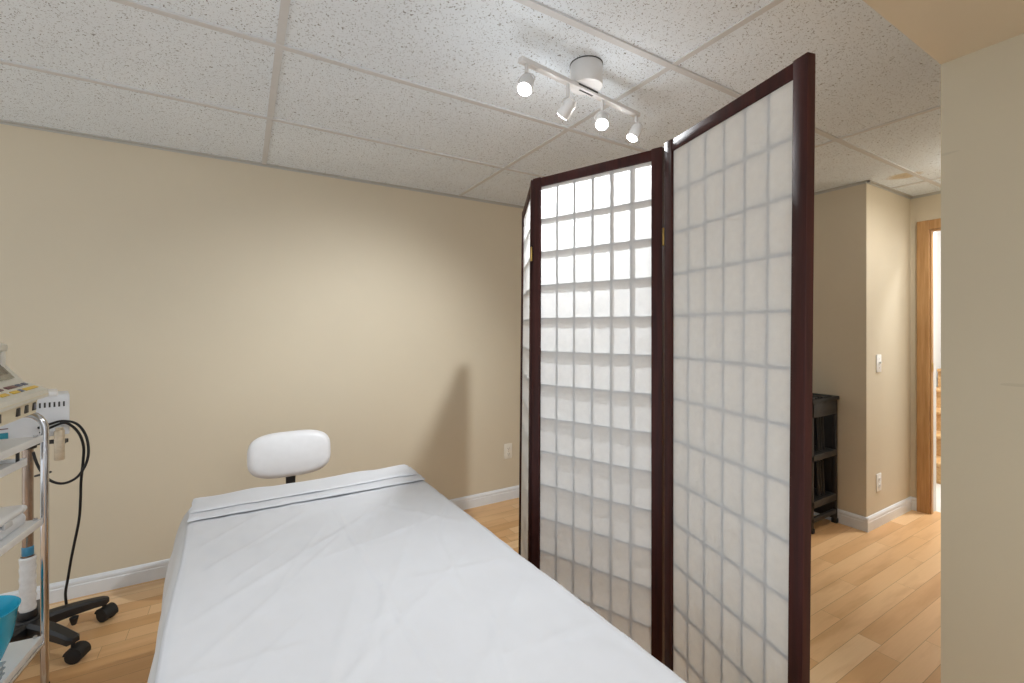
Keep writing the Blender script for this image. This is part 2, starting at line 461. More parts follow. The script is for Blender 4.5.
# ------------------------------------------------------------------ folding screen
PW_, PH, PT = .445, 1.81, .02
A2 = (.889, .433); B2 = (.991, .851); B3 = (1.0025, .8686); C2 = (.844, 1.284); C3 = (.845, 1.2967); D2 = (1.052, 1.688)
screen = thing('folding_screen', 'dark cherry framed folding screen with white paper panels beside the treatment table', 'screen', (1.0, .86, 0))
SW, RW = .031, .030
def warp(o, w, kl, kr):
    """the free edges lean a little: the panel is twisted on its feet"""
    for v in o.data.vertices:
        t = v.co.x / w; v.co.y -= (kl * (1 - t) + kr * t) * (1 - v.co.z / PH)
def panel(p, q, seed, kl=0, kr=0):
    """p is the panel's left end seen from the paper side, q its right end; local y points to the lattice side"""
    p, q = Vector((*p, 0)), Vector((*q, 0))
    u = (q - p).normalized(); n = Vector((-u.y, u.x, 0)); w = (q - p).length
    m = Matrix(((u.x, n.x, 0, p.x), (u.y, n.y, 0, p.y), (0, 0, 1, 0), (0, 0, 0, 1)))
    m = screen_inv @ m
    bm = NB(); zb = .085
    box(bm, (0, 0, .0), (SW, PT, PH), .0013); box(bm, (w - SW, 0, .0), (w, PT, PH), .0013)
    box(bm, (SW - .001, .001, PH - RW - .002), (w - SW + .001, PT - .001, PH - .002), .002)
    box(bm, (SW - .001, .001, zb), (w - SW + .001, PT - .001, zb + RW), .002)
    f = obj('panel_frame', bm, M['cherry'], screen); f.matrix_local = m
    z0, z1 = zb + RW, PH - RW - .002; x0, x1 = SW, w - SW
    # paper : gently cockled single sheet
    bm = NB(); nx, nz = 60, 225; vs = []
    for j in range(nz + 1):
        row = []
        for i in range(nx + 1):
            x = x0 - .004 + (x1 - x0 + .008) * i / nx; z = z0 - .004 + (z1 - z0 + .008) * j / nz
            e = min(1, min(x - x0, x1 - x) / .03, min(z - z0, z1 - z) / .03); e = max(e, 0)
            qx = ((x - x0) / (x1 - x0) * 6) % 1; qz = ((z - z0) / (z1 - z0) * 15) % 1
            e *= (math.sin(PI * qx) * math.sin(PI * qz)) ** .5 if 0 < qx < 1 and 0 < qz < 1 else 0
            y = .0074 - max(0, e * (.0014 + .0018 * noise.noise(Vector((x * 22, z * 17, seed))) + .0009 * noise.noise(Vector((x * 50 + z * 24, z * 40, seed + 3)))))
            row.append(bm.verts.new((x, y, z)))
        vs.append(row)
    for j in range(nz):
        for i in range(nx): bm.faces.new((vs[j][i], vs[j][i + 1], vs[j + 1][i + 1], vs[j + 1][i]))
    pp = obj('paper_sheet', bm, M['paper'], f); pp['label'] = 'translucent white paper'
    # lattice behind the paper
    bm = NB(); y0, y1 = .0076, .0172; s = .0034
    for k in range(1, 6):
        x = x0 + (x1 - x0) * k / 6; box(bm, (x - s, y0, z0), (x + s, y1, z1))
    for k in range(1, 15):
        z = z0 + (z1 - z0) * k / 15; box(bm, (x0, y0, z - s), (x1, y1 - .0008, z + s))
    lt = obj('lattice', bm, M['slat'], f, False); lt['label'] = 'slim grey lattice slats'
    for q_ in (f, pp, lt): warp(q_, w, kl, kr)
    return f
screen_inv = Matrix.Translation((-1.0, -.86, 0))
panel(B2, A2, 1.0, 0, .022); panel(C2, B3, 5.0, .014, 0); panel(D2, C3, 9.0, .018, .012)
def hinge(c, z, ang):
    o = NB(); box(o, (-.007, -.0012, -.024), (.007, .0012, .024), .0006); cyl(o, (0, -.002, -.024), (0, -.002, .024), .003, n=12)
    h = obj('hinge', o, M['brass'], screen); h.location = (c[0] - 1.0, c[1] - .86, z); h.rotation_euler = (0, 0, ang); h['label'] = 'small brass hinge'
for z in (1.555, .3):
    hinge((.8412, 1.2905), z, R(70)); hinge((.9967, .8605), z, R(50))

# ------------------------------------------------------------------ track light
tl = thing('track_light', 'white four-head spotlight bar on a round ceiling mount above the folding screen', 'ceiling light', (1.06, 1.262, H))
bm = NB(); cyl(bm, (0, 0, -.002), (0, 0, -.08), .058, n=48, bev=.003); cn = obj('canopy', bm, M['lamp'], tl)
bm = NB(); cyl(bm, (0, 0, 0), (0, 0, -.003), .0595, n=48); obj('mount_ring', bm, M['lamp_dark'], cn)
bang = math.atan2(1.306 - 1.229, 1.367 - .761); ZB = -.088
bar = NB(); box(bar, (-.307, -.012, -.008), (.307, .012, .008), .003)
bo = obj('bar', bar, M['lamp'], tl); bo.location = (.004, .006, ZB); bo.rotation_euler = (0, 0, bang)
bm = NB(); box(bm, (-.05, -.0135, .0005), (.05, -.0115, .0055)); box(bm, (-.035, -.0035, -.0088), (.035, .0035, -.0078)); obj('slot', bm, M['lamp_dark'], bo, False)['label'] = 'dark slots'
for s in (-.235, .215):
    bm = NB(); cyl(bm, (s, 0, -.0075), (s, 0, -.0105), .009, n=20, bev=.001); obj('screw_cap', bm, M['lamp'], bo)
bvec = Vector((math.cos(bang), math.sin(bang), 0)); bc = Vector((1.064, 1.268, H + ZB))
HEADS = [(-.280, Vector((.06, .72, .70)), .060), (-.092, Vector((.55, 2.98, .50)), .080), (.088, Vector((.42, .55, .70)), .072), (.292, Vector((.75, 1.55, .9)), .058)]
SPOT_W = [32, 66, 42, 10]
for (s, tgt, drop), wts, spread in zip(HEADS, SPOT_W, (98, 92, 120, 100)):
    mnt = bc + bvec * s + Vector((0, 0, -.008))
    piv = mnt + Vector((0, 0, -drop))
    dr = (tgt - piv).normalized()
    h = NB()
    loc = lambda p: p - Vector(tl.location)
    back, front = piv - dr * .028, piv + dr * .034
    cyl(h, loc(back), loc(back + dr * .012), .016, .021, n=32); cyl(h, loc(back + dr * .012), loc(front), .0225, .0245, n=32, bev=.001)
    ho = obj('spot_head', h, M['lamp'], tl)
    sd = dr.cross(Vector((0, 0, 1))).normalized()
    y = NB(); cyl(y, loc(mnt), loc(mnt - Vector((0, 0, drop - .034))), .0065, n=16)
    top = loc(mnt - Vector((0, 0, drop - .032)))
    tube(y, [loc(piv + sd * .0245), loc(piv + sd * .028) + Vector((0, 0, .014)), top + sd * .014 + Vector((0, 0, -.004)), top, top - sd * .014 + Vector((0, 0, -.004)), loc(piv - sd * .028) + Vector((0, 0, .014)), loc(piv - sd * .0245)], .0022, 8)
    obj('yoke', y, M['lamp'], ho)
    b = NB(); cyl(b, loc(front), loc(front + dr * .002), .0205, n=32); obj('bulb', b, M['bulb'], ho)['label'] = 'glowing bulb face'
    L = bpy.data.lights.new('spot_lamp', 'SPOT'); lo = bpy.data.objects.new('spot_lamp', L); COL.objects.link(lo)
    L.energy = wts; L.color = (.93, .97, 1); L.spot_size = R(spread); L.spot_blend = 1.0; L.shadow_soft_size = .014
    G = bpy.data.lights.new('bulb_spill', 'POINT'); go = bpy.data.objects.new('bulb_spill', G); COL.objects.link(go)
    G.energy = .4 if s < -.2 else .55; G.color = (.93, .97, 1); G.shadow_soft_size = .022; go.location = front + dr * .03
    lo.location = front + dr * .008; lo.rotation_euler = dr.to_track_quat('-Z', 'Y').to_euler()

# ------------------------------------------------------------------ treatment table
TX0, TX1, TY0, TY1, TZ = -.137, .625, .12, 1.955, .672
tb = thing('treatment_table', 'padded treatment table under white sheets in front of the folding screen', 'table', (.235, 1.04, 0))
off = Vector((-.235, -1.04, 0)); TM = Matrix.Translation(off)
bm = NB(); box(bm, (TX0, TY0, .595), (TX1, TY1, .668), .022, 4, TM); obj('cushion', bm, M['vinyl_table'], tb)
bm = NB(); box(bm, (TX0 + .03, TY0 + .03, .52), (TX1 - .03, TY1 - .03, .595), .004, 2, TM); obj('apron', bm, M['beech'], tb)
for sx in (TX0 + .06, TX1 - .06):
    for sy in (TY0 + .09, TY1 - .14):
        bm = NB(); box(bm, (sx - .025, sy - .025, 0), (sx + .025, sy + .025, .52), .004, 2, TM); obj('leg', bm, M['beech'], tb)

# fitted sheet draped over the table, flaring at the sides
def wrinkle(x, y):
    z = .0025 * noise.noise(Vector((x * 5, y * 4, 2))) + .0016 * noise.noise(Vector((x * 16 + y * 7, y * 12 - x * 5, 5)))
    for (ax, ay, bx_, by_, a, w) in CREASES:
        dx, dy = bx_ - ax, by_ - ay; l = math.hypot(dx, dy)
        t = ((x - ax) * dx + (y - ay) * dy) / (l * l); d = ((x - ax) * dy - (y - ay) * dx) / l
        d += .006 * noise.noise(Vector((t * 4, a * 900, 1)))
        fade = max(0, min(1, min(t, 1 - t) / .15 + .0))
        z += a * fade * math.exp(-(d / w) ** 2)
    return z * 1.0
CREASES = [(.27, 1.78, .27, .2, .0022, .006), (-.14, 1.15, .45, 1.62, .0035, .012), (-.13, .98, .3, 1.5, .003, .010), (-.05, .7, .6, 1.2, .003, .012),
           (.1, .75, .55, 1.55, .0028, .011), (.12, 1.3, .6, 1.42, .0025, .010), (.2, .6, .6, .95, .0035, .013), (-.1, 1.4, .2, 1.7, .0025, .009),
           (.3, 1.1, .6, 1.05, .0028, .011), (.0, .6, .25, 1.2, .0028, .012), (.35, 1.68, .6, 1.3, .0022, .010), (-.14, 1.0, .1, .98, .003, .010), (.32, .75, .62, .72, .003, .011),
           (-.12, 1.55, .05, 1.74, .0022, .007), (.05, 1.2, .22, 1.55, .002, .007), (.3, 1.35, .5, 1.7, .002, .007), (.42, .95, .5, 1.35, .0022, .008), (-.1, .85, .12, 1.1, .002, .007), (.1, .95, .4, 1.0, .002, .008), (.2, .8, .3, 1.2, .002, .007), (.45, 1.2, .62, 1.5, .002, .007), (-.05, 1.3, .1, 1.45, .002, .006), (.35, .6, .45, .9, .0022, .008)]
def drape(bm, x0, x1, y0, y1, z, dropL, dropR, dropH, flare, nx=110, ny=150, rad=.02, seed=0, dropF=0):
    """sheet lying on a top at z with falls on its -x, +x, +y and -y sides"""
    W = x1 - x0; us = [-dropL + (W + dropL + dropR) * i / nx for i in range(nx + 1)]
    Ln = y1 - y0; vs_ = [-dropF + (Ln + dropH + dropF) * j / ny for j in range(ny + 1)]
    grid = []
    for v in vs_:
        row = []
        for u in us:
            cxl = min(max(u, 0), W); cyl_ = min(max(v, 0), Ln)
            du = u - cxl; dv = v - cyl_
            fall = math.hypot(du, dv) if du and dv else abs(du) + abs(dv)
            fall = min(fall, max(dropL, dropR, dropH) + .03)
            sx = (1 if du > 0 else -1 if du < 0 else 0); sy = (1 if dv > 0 else -1 if dv < 0 else 0)
            a = min(fall / rad, PI / 2)
            outw = rad * math.sin(a); dz = rad * (1 - math.cos(a)) + max(0, fall - rad * PI / 2)
            if fall > rad:
                par = cyl_ + y0 if sx and not sy else cxl + x0
                hf = .3 + .7 * max(0, (par - y0) / Ln) ** 4 if sx else .15
                outw += flare * (1 - math.exp(-(fall - rad) / .09)) * hf * (1 + .25 * math.sin(par * 19 + seed))
                if sx and sy: outw += (fall - rad) * .02
            nrm = math.hypot(sx, sy) or 1
            zz = z - dz + (wrinkle(cxl + x0, cyl_ + y0) if fall < .02 else 0)
            row.append(bm.verts.new((x0 + cxl + outw * sx / nrm, y0 + cyl_ + outw * sy / nrm, zz)))
        grid.append(row)
    for j in range(ny):
        for i in range(nx): bm.faces.new((grid[j][i], grid[j][i + 1], grid[j + 1][i + 1], grid[j + 1][i]))
bm = NB(); drape(bm, TX0 - .006, TX1 + .006, TY0 - .006, TY1 + .004, TZ, .36, .36, .22, .06)
o = obj('fitted_sheet', bm, M['fitted']); tag(o, 'pale cotton under sheet hanging down the sides of the treatment table', 'sheet')
so = o.modifiers.new('thickness', 'SOLIDIFY'); so.thickness = .002; so.offset = -1

# flat top sheet, with a straight left edge, tucked under the folded band
bm = NB(); nx, ny = 120, 170; g = []
fx0, fx1, fy0, fy1 = -.151, .640, .06, 1.80
for j in range(ny + 1):
    row = []; y = fy0 + (fy1 - fy0) * j / ny
    for i in range(nx + 1):
        u = i / nx; x = fx0 + .003 * math.sin(y * 9) * (1 - u) + (fx1 - fx0 + .022 * (1.8 - y)) * u
        z = TZ + .0055 + wrinkle(x, y) * 1.35 + .0012 * noise.noise(Vector((x * 30, y * 22, 8)))
        e = x - TX1 - .004
        if e > 0: z -= e * e * 14 + e * .35
        e = TX0 - x
        if e > 0: z -= e * .55
        e = TY0 - y
        if e > 0: z -= e * e * 8
        row.append(bm.verts.new((x, y, z)))
    g.append(row)
# right-hand fall
for j in range(ny + 1):
    y = fy0 + (fy1 - fy0) * j / ny; last = g[j][-1].co.copy()
    for k in range(1, 13):
        f_ = .028 * k
        g[j].append(bm.verts.new((last.x + .012 * min(1, k / 2) + f_ * (.05 + .05 * math.sin(y * 15)), y, last.z - f_)))
for j in range(ny):
    for i in range(len(g[0]) - 1): bm.faces.new((g[j][i], g[j][i + 1], g[j + 1][i + 1], g[j + 1][i]))
o = obj('flat_sheet', bm, M['sheet']); tag(o, 'creased white flat sheet spread over most of the treatment table', 'sheet')
so = o.modifiers.new('thickness', 'SOLIDIFY'); so.thickness = .0022; so.offset = 1

# folded band across the head end : two soft folded layers
def folded(bm, x0, x1, y0, y1, z, h, seed, nx=90, ny=18):
    top, botm = [], []
    for j in range(ny + 1):
        rt, rb = [], []
        for i in range(nx + 1):
            u = i / nx; v = j / ny
            x = x0 + (x1 - x0) * u + .012 * noise.noise(Vector((v * 3, seed, u * 2)))
            y = y0 + (y1 - y0) * v + .012 * noise.noise(Vector((u * 4, seed + 4, v * .6))) + .004 * noise.noise(Vector((u * 14, seed + 1, v)))
            e = min(u * (x1 - x0), (1 - u) * (x1 - x0), v * (y1 - y0) , (1 - v) * (y1 - y0)); r = h * .5
            k = math.sqrt(max(0, 1 - (1 - min(e / r, 1)) ** 2))
            hh = h * (.55 + .45 * k) * (1 + .55 * noise.noise(Vector((x * 8, y * 13, seed))))
            rt.append(bm.verts.new((x, y, z + hh))); rb.append(bm.verts.new((x, y, z + h * .5 * (1 - k) * .8)))
        top.append(rt); botm.append(rb)
    for j in range(ny):
        for i in range(nx):
            bm.faces.new((top[j][i], top[j][i + 1], top[j + 1][i + 1], top[j + 1][i])); bm.faces.new((botm[j][i], botm[j + 1][i], botm[j + 1][i + 1], botm[j][i + 1]))
    for i in range(nx):
        bm.faces.new((top[0][i + 1], top[0][i], botm[0][i], botm[0][i + 1])); bm.faces.new((top[ny][i], top[ny][i + 1], botm[ny][i + 1], botm[ny][i]))
    for j in range(ny):
        bm.faces.new((top[j][0], top[j + 1][0], botm[j + 1][0], botm[j][0])); bm.faces.new((top[j + 1][nx], top[j][nx], botm[j][nx], botm[j + 1][nx]))
fs = thing('folded_sheet', 'white sheet folded into a flat band across the head end of the table', 'sheet', (.235, 1.86, TZ))
bm = NB(); folded(bm, -.385, .405, -.09, .108, .0105, .009, 3); obj('lower_fold', bm, M['sheet'], fs)
bm = NB(); folded(bm, -.383, .385, -.035, .112, .0192, .009, 7); obj('upper_fold', bm, M['sheet'], fs)

def turn(o, deg, c):
    c = Vector((*c, 0)); o.matrix_basis = Matrix.Translation(c) @ Matrix.Rotation(R(deg), 4, 'Z') @ Matrix.Translation(-c) @ o.matrix_basis
for nm in ('treatment_table', 'fitted_sheet', 'flat_sheet'): turn(bpy.data.objects[nm], 1.3, (.235, 1.86))

# ------------------------------------------------------------------ rolling stool behind the table head
sto = thing('rolling_stool', 'stool with a rounded white backrest pad behind the head of the table', 'stool', (.19, 2.46, 0))
def superpad(bm, w, h, t, n=6.0, px=3.2, rings=10, seg=72):
    """rounded-rectangle cushion lying in x,z with thickness along y"""
    rows = []
    for k in range(rings + 1):
        a = -PI / 2 + PI * k / rings
        s = 1 - (t * .55) / (h / 2) * (1 - math.cos(a)); s2 = 1 - (t * .55) / (w / 2) * (1 - math.cos(a)); y = t / 2 * math.sin(a)
        rows.append([bm.verts.new((w / 2 * s2 * math.copysign(abs(math.cos(q)) ** (2 / px), math.cos(q)), y, h / 2 * s * math.copysign(abs(math.sin(q)) ** (2 / px), math.sin(q)))) for q in [2 * PI * i / seg for i in range(seg)]])
    for a, b in zip(rows, rows[1:]):
        for i in range(seg): bm.faces.new((a[i], a[(i + 1) % seg], b[(i + 1) % seg], b[i]))
    for r_, y in ((rows[0], -t / 2 - .006), (rows[-1], t / 2 + .002)):
        inner = [bm.verts.new((v.co.x * .6, y, v.co.z * .6)) for v in r_]
        for i in range(seg): bm.faces.new((r_[i], r_[(i + 1) % seg], inner[(i + 1) % seg], inner[i]))
        bm.faces.new(inner)
bm = NB(); superpad(bm, .345, .205, .062); bk = obj('backrest', bm, M['vinyl_white'], sto); bk.location = (.0, -.145, .727); bk.rotation_euler = (R(-6), 0, 0)
bm = NB(); box(bm, (-.02, -.008, -.24), (.02, .002, .04), .002); pst = obj('backrest_bar', bm, M['black'], sto); pst.location = (.003, -.108, .66)
bm = NB(); box(bm, (-.02, -.11, -.006), (.02, .0, 0), .002); o = obj('backrest_bracket', bm, M['black'], sto); o.location = (.003, -.002, .428)
bm = NB(); lathe(bm, [(0, 0), (.15, 0), (.168, .012), (.172, .035), (.16, .058), (.1, .068), (0, .07)], n=48); o = obj('seat', bm, M['vinyl_white'], sto); o.location = (0, 0, .43)
def gas_column(parent, z0, z1):
    bm = NB(); cyl(bm, (0, 0, z0), (0, 0, (z0 + z1) / 2), .026, n=24); cyl(bm, (0, 0, (z0 + z1) / 2), (0, 0, z1), .014, n=20)
    return obj('column', bm, M['black'], parent)
gas_column(sto, .09, .43)

def star_arm(parent, ang, L, zc, droop, wide=.026, cast_rot=0.0, rw=.027):
    """one arm of a five-arm base with its twin-wheel caster"""
    arm = NB(); n = 10; secs = []
    for k in range(n + 1):
        t = k / n; x = .03 + (L - .03) * t; z = zc - droop * t * t; w = wide * (1 - .28 * t); hh = .048 * (1 - .38 * t)
        prof = [(-w, -hh * .5), (-w, hh * .25), (-w * .62, hh * .5), (w * .62, hh * .5), (w, hh * .25), (w, -hh * .5)]
        secs.append([arm.verts.new((x, p, z + q)) for p, q in prof])
    x = L + .014; secs.append([arm.verts.new((x, v.co.y * .6, zc - droop + (v.co.z - zc + droop) * .6)) for v in secs[-1]])
    for a, b in zip(secs, secs[1:]):
        for i in range(6): arm.faces.new((a[i], a[(i + 1) % 6], b[(i + 1) % 6], b[i]))
    arm.faces.new(secs[0][::-1]); arm.faces.new(secs[-1])
    ao = obj('base_arm', arm, M['black'], parent); ao.rotation_euler = (0, 0, ang)
    c = NB(); zt = zc - droop - .01; x = L
    cyl(c, (x, 0, rw + .004), (x, 0, zt), .007, n=12)
    cr = Matrix.Translation((x, 0, 0)) @ Matrix.Rotation(cast_rot, 4, 'Z')
    for s in (-1, 1): cyl(c, (.012, s * .006, rw), (.012, s * .024, rw), rw, n=28, bev=.004, mat=cr)
    hood = [(.012 + (rw + .004) * math.cos(a), rw + (rw + .004) * math.sin(a)) for a in [PI * (-.08 + 1.0 * i / 10) for i in range(11)]]
    hood += [(.012 + (rw - .004) * math.cos(a), rw + (rw - .004) * math.sin(a)) for a in [PI * (.92 - 1.0 * i / 10) for i in range(11)]]
    prism(c, hood, 'y', -.026, .026, cr)
    obj('caster', c, M['black_soft'], ao)
    return ao
for k in range(5): star_arm(sto, R(18 + 72 * k), .22, .095, .025)
bm = NB(); cyl(bm, (0, 0, .07), (0, 0, .125), .036, .03, n=28, bev=.004); obj('hub', bm, M['black'], sto)

# ------------------------------------------------------------------ trolley
P0 = Vector((-.606, 2.264, 0)); TR = -R(5.7)
tr = thing('trolley', 'white shelved chrome trolley at the left edge of the photo', 'trolley', P0, TR)
TW, TD = .40, .52                       # local x from -TW..0 , y from -TD..0
Z_TOP, Z_MID, Z_BOT, Z_RAIL = .918, .624, .207, .998
def shelf(z, inset=0):
    bm = NB(); box(bm, (-TW + .012 + inset, -TD + .012, z - .018), (-.003 - inset, -.011, z), .002)
    box(bm, (-.003 - inset, -TD + .012, z - .021), (.0 - inset, -.011, z + .004), .0008); box(bm, (-TW + .009 + inset, -TD + .012, z - .018), (-TW + .012 + inset, -.012, z + .006), .0008)
    o = obj('shelf', bm, M['shelf'], tr); return o
for z in (Z_TOP, Z_MID, Z_BOT):
    so_ = shelf(z)
    for x, y in ((-.018, -.018), (-TW + .018, -.018), (-.018, -TD + .018), (-TW + .018, -TD + .018)):
        bm = NB(); cyl(bm, (x, y, z), (x, y, z + .007), .006, n=12, bev=.001); obj('bolt', bm, M['chrome'], so_)
bm = NB(); box(bm, (-TW + .03, -TD + .02, .826), (-.035, -.03, .838), .002); box(bm, (-.038, -TD + .02, .824), (-.034, -.03, .850), .001); box(bm, (-TW + .03, -.033, .824), (-.035, -.03, .850), .001)
dr_ = obj('drawer', bm, M['shelf'], tr)
for y in (-.06, -.2, -.34):
    bm = NB(); box(bm, (-.05, y - .004, .838), (-.042, y + .004, .902), .001)
    obj('drawer_runner', bm, M['char'], dr_)
rr = .0115
for y in (0, -TD):                       # each end : an arched tube standing on two feet
    pts = [(0, y, .012), (0, y, .5), (0, y, .94)]
    arc = [(-.05 + .05 * math.cos(a), y, .94 + .058 * math.sin(a)) for a in [PI / 2 * i / 6 for i in range(1, 7)]]
    arc2 = [(-TW + .05 - .05 * math.sin(a), y, .94 + .058 * math.cos(a)) for a in [PI / 2 * i / 6 for i in range(0, 7)]]
    bm = NB(); tube(bm, pts + arc + arc2 + [(-TW, y, .5), (-TW, y, .012)], rr, 16, 0); obj('end_frame', bm, M['chrome'], tr)
bm = NB(); tube(bm, [(-.002, -.01, Z_BOT - .03), (-.002, -TD + .01, Z_BOT - .03)], .007, 10, 0); obj('side_rail', bm, M['chrome'], tr)
for x in (0, -TW):
    for y in (0, -TD):
        bm = NB(); cyl(bm, (x, y, 0), (x, y, .012), .016, .014, n=24, bev=.002); cyl(bm, (x, y, .010), (x, y, .026), .0135, n=20)
        obj('foot', bm, M['black_soft'], tr)

def trolley_pt(x, y, z): return tr_mat @ Vector((x, y, z))
tr_mat = Matrix.Translation(P0) @ Matrix.Rotation(TR, 4, 'Z')

# instrument resting on the trolley's end rails : cream console with sloped keys and display
ins = thing('therapy_console', 'cream therapy console with yellow keys and a sloped display on top of the trolley', 'medical device', (-.588, 2.06, 1.0095))
Y0, Y1 = -.335, .172
bm = NB()
prism(bm, [(-.026, 0), (-.022, .05), (-.30, .05), (-.29, 0)], 'y', Y0 + .015, Y1 - .02)
obj('lower_case', bm, M['cream'], ins, False)
bm = NB(); t = bmesh.new()
prism(t, [(0, .052), (.002, .058), (0, .079), (-.004, .082), (-.062, .111), (-.142, .222), (-.20, .24), (-.31, .21), (-.32, .052)], 'y', Y0, Y1)
bmesh.ops.bevel(t, geom=[e for e in t.edges if abs(e.verts[0].co.y - e.verts[1].co.y) < 1e-5], offset=.004, segments=2, affect='EDGES')
place(bm, t)
up = obj('upper_case', bm, M['cream_lt'], ins)
bm = NB(); box(bm, (-.0015, Y0 + .01, .062), (.0028, Y1 - .01, .0645), .0005); obj('seam_rib', bm, M['cream'], up)
# slope frames: keys lie on the shallow slope, display on the steep one
def on_slope(p, q, s, yc, ls, ly, th, off=.0005):
    """box lying on slope p->q (x,z), s = fraction along, ls = length along slope, ly = length along y"""
    p, q = Vector((p[0], 0, p[1])), Vector((q[0], 0, q[1])); d = (q - p); L = d.length; d.normalize()
    n = Vector((-d.z, 0, d.x)); n = n if n.z > 0 else -n
    c = p + d * (s * L) + n * off
    m = Matrix(((d.x, 0, n.x, c.x), (0, 1, 0, yc), (d.z, 0, n.z, c.z), (0, 0, 0, 1)))
    return m, (ls / 2, ly / 2, th)
def slope_box(name, mat_, p, q, s, yc, ls, ly, th=.003, par=None, off=.0005):
    m, (a, b, c) = on_slope(p, q, s, yc, ls, ly, th, off)
    bm = NB(); box(bm, (-a, -b, 0), (a, b, c), min(.001, c * .3), 2, m); return obj(name, bm, mat_, par or up)
KS = ((-.004, .082), (-.062, .111)); DS = ((-.062, .111), (-.142, .222))
for s, y, ly, mk in ((.30, .085, .10, 'yellow'), (.30, -.035, .05, 'yellow'), (.30, -.115, .05, 'yellow'), (.70, .115, .028, 'grey_key'), (.70, .07, .028, 'grey_key'), (.70, .01, .07, 'red_key'), (.70, -.08, .05, 'red_key'), (.3, .0075, .02, 'grey_key'), (.7, -.15, .03, 'grey_key')):
    slope_box('key', M[mk], *KS, s, y, .013, ly, .003)['label'] = mk.replace('_key', '').replace('grey', 'blue-grey') + ' key'
dp = slope_box('display', M['lcd_lt'], *DS, .5, -.03, .105, .30, .004)
slope_box('display_window', M['lcd'], *DS, .5, -.03, .07, .26, .002, up, .0046)
bm = NB(); box(bm, (-.128, Y0 + .05, .214), (-.088, Y1 - .03, .242), .011, 4); box(bm, (-.126, Y1 - .058, .12), (-.092, Y1 - .034, .23), .008, 3); box(bm, (-.126, Y0 + .054, .12), (-.092, Y0 + .078, .23), .008, 3); obj('carry_handle', bm, M['cream_lt'], up)
for y in (.125, .06, -.005, -.14):
    bm = NB(); box(bm, (-.026, y - .012, .012), (-.0205, y + .012, .038), .001); sk = obj('socket', bm, M['lamp_dark'], ins)
    bm = NB(); box(bm, (-.0225, y - .008, .017), (-.0195, y + .008, .033), .0008); obj('socket_core', bm, M['black'] if y < .1 else M['grey_key'], sk)

def jar(loc):
    o = thing('cream_jar', 'small cream jar on the trolley top under the console', 'jar', loc)
    bm = NB(); lathe(bm, [(0, 0), (.026, 0), (.03, .006), (.03, .035), (.026, .042), (0, .042)], n=28); obj('body', bm, M['cream'], o)
    bm = NB(); lathe(bm, [(0, .042), (.031, .042), (.033, .046), (.033, .058), (.03, .062), (0, .062)], n=28); obj('lid', bm, M['cream_lt'], o)
jar(trolley_pt(-.085, -.275, Z_TOP + .0008))
# white case on the middle shelf
p = trolley_pt(-.115, -.12, Z_MID)
wc = thing('storage_case', 'white rounded plastic case on the middle shelf of the trolley', 'case', p, TR)
bm = NB(); box(bm, (-.09, -.16, .002), (.09, .07, .046), .016, 4); obj('case_body', bm, M['whitebox'], wc)
bm = NB(); box(bm, (-.092, -.162, .046), (.092, .072, .072), .012, 4); obj('lid', bm, M['shelf'], wc)
bm = NB(); box(bm, (.088, -.075, .034), (.095, -.03, .054), .002); obj('latch', bm, M['grid'], wc)
# blue bowl and grey trays on the bottom shelf
bm = NB(); lathe(bm, [(0, 0), (.066, 0), (.074, .004), (.098, .07), (.112, .165), (.116, .17), (.114, .172), (.108, .165), (.093, .07), (.069, .008), (0, .007)], n=64)
o = obj('bowl', bm, M['bowl']); o.location = (-.752, 2.15, Z_BOT + .0008); tag(o, 'deep translucent blue bowl on the bottom shelf of the trolley', 'bowl')
LB = ['lowest grey clear plastic tray in the stack on the trolley bottom shelf', 'middle grey clear plastic tray in the stack on the trolley bottom shelf', 'topmost grey clear plastic tray in the stack on the trolley bottom shelf']
for k in range(3):
    bm = NB(); box(bm, (-.058, -.04, 0), (.058, .04, .014), .0045, 3); box(bm, (-.062, -.044, .012), (.062, .044, .0165), .002, 2)
    o = obj('plastic_tray', bm, M['dish']); o.location = trolley_pt(-.072 + .003 * k, -.262 - .002 * k, Z_BOT + .0005 + .0168 * k); o.rotation_euler = (0, 0, TR + .05 * (k - 1)); tag(o, LB[k], 'tray', 'grey trays on the trolley bottom shelf')

# ------------------------------------------------------------------ heat lamp stand behind the trolley
HB = Vector((-.738, 2.575, 0))
hl = thing('device_stand', 'white vented control box on a pole with black wheeled base behind the trolley', 'medical device', HB)
a0 = math.atan2(2.6926 - HB.y, -.52 - HB.x)
for k in range(5): star_arm(hl, a0 - R(72) * k, .238, .108, .022, .03, R(25) if k else R(-70), .029)
bm = NB(); cyl(bm, (0, 0, .06), (0, 0, .14), .05, .04, n=32, bev=.006); cyl(bm, (0, 0, .14), (0, 0, .17), .03, n=24, bev=.003); obj('hub', bm, M['black'], hl)
bm = NB(); cyl(bm, (0, 0, .16), (0, 0, .90), .0165, n=28); obj('pole', bm, M['bronze'], hl)
bm = NB(); lathe(bm, [(.021, .165)] + [(.0245 + .0015 * math.sin(k * 2.1), .17 + .013 * k) for k in range(17)] + [(.021, .385)], n=40); obj('wrapped_sleeve', bm, M['wrap'], hl)['label'] = 'white plastic wrapped sleeve'
bm = NB(); lathe(bm, [(.0165, .39), (.0178, .392), (.0178, .424), (.0165, .426)], n=32); obj('sleeve_label', bm, M['label_blue'], hl)['label'] = 'blue label band'
bm = NB(); box(bm, (-.16, -.07, .868), (.118, .07, 1.034), .006, 3); cb = obj('control_box', bm, M['whitebox'], hl); cb.rotation_euler = (0, 0, R(15))
bm = NB(); box(bm, (-.165, -.073, 1.028), (.085, .073, 1.046), .006, 3); obj('box_lid', bm, M['shelf'], cb)
bm = NB()
for k in range(12): box(bm, (-.05 + .0135 * k, -.0712, .985), (-.0445 + .0135 * k, -.0685, 1.005), .0005)
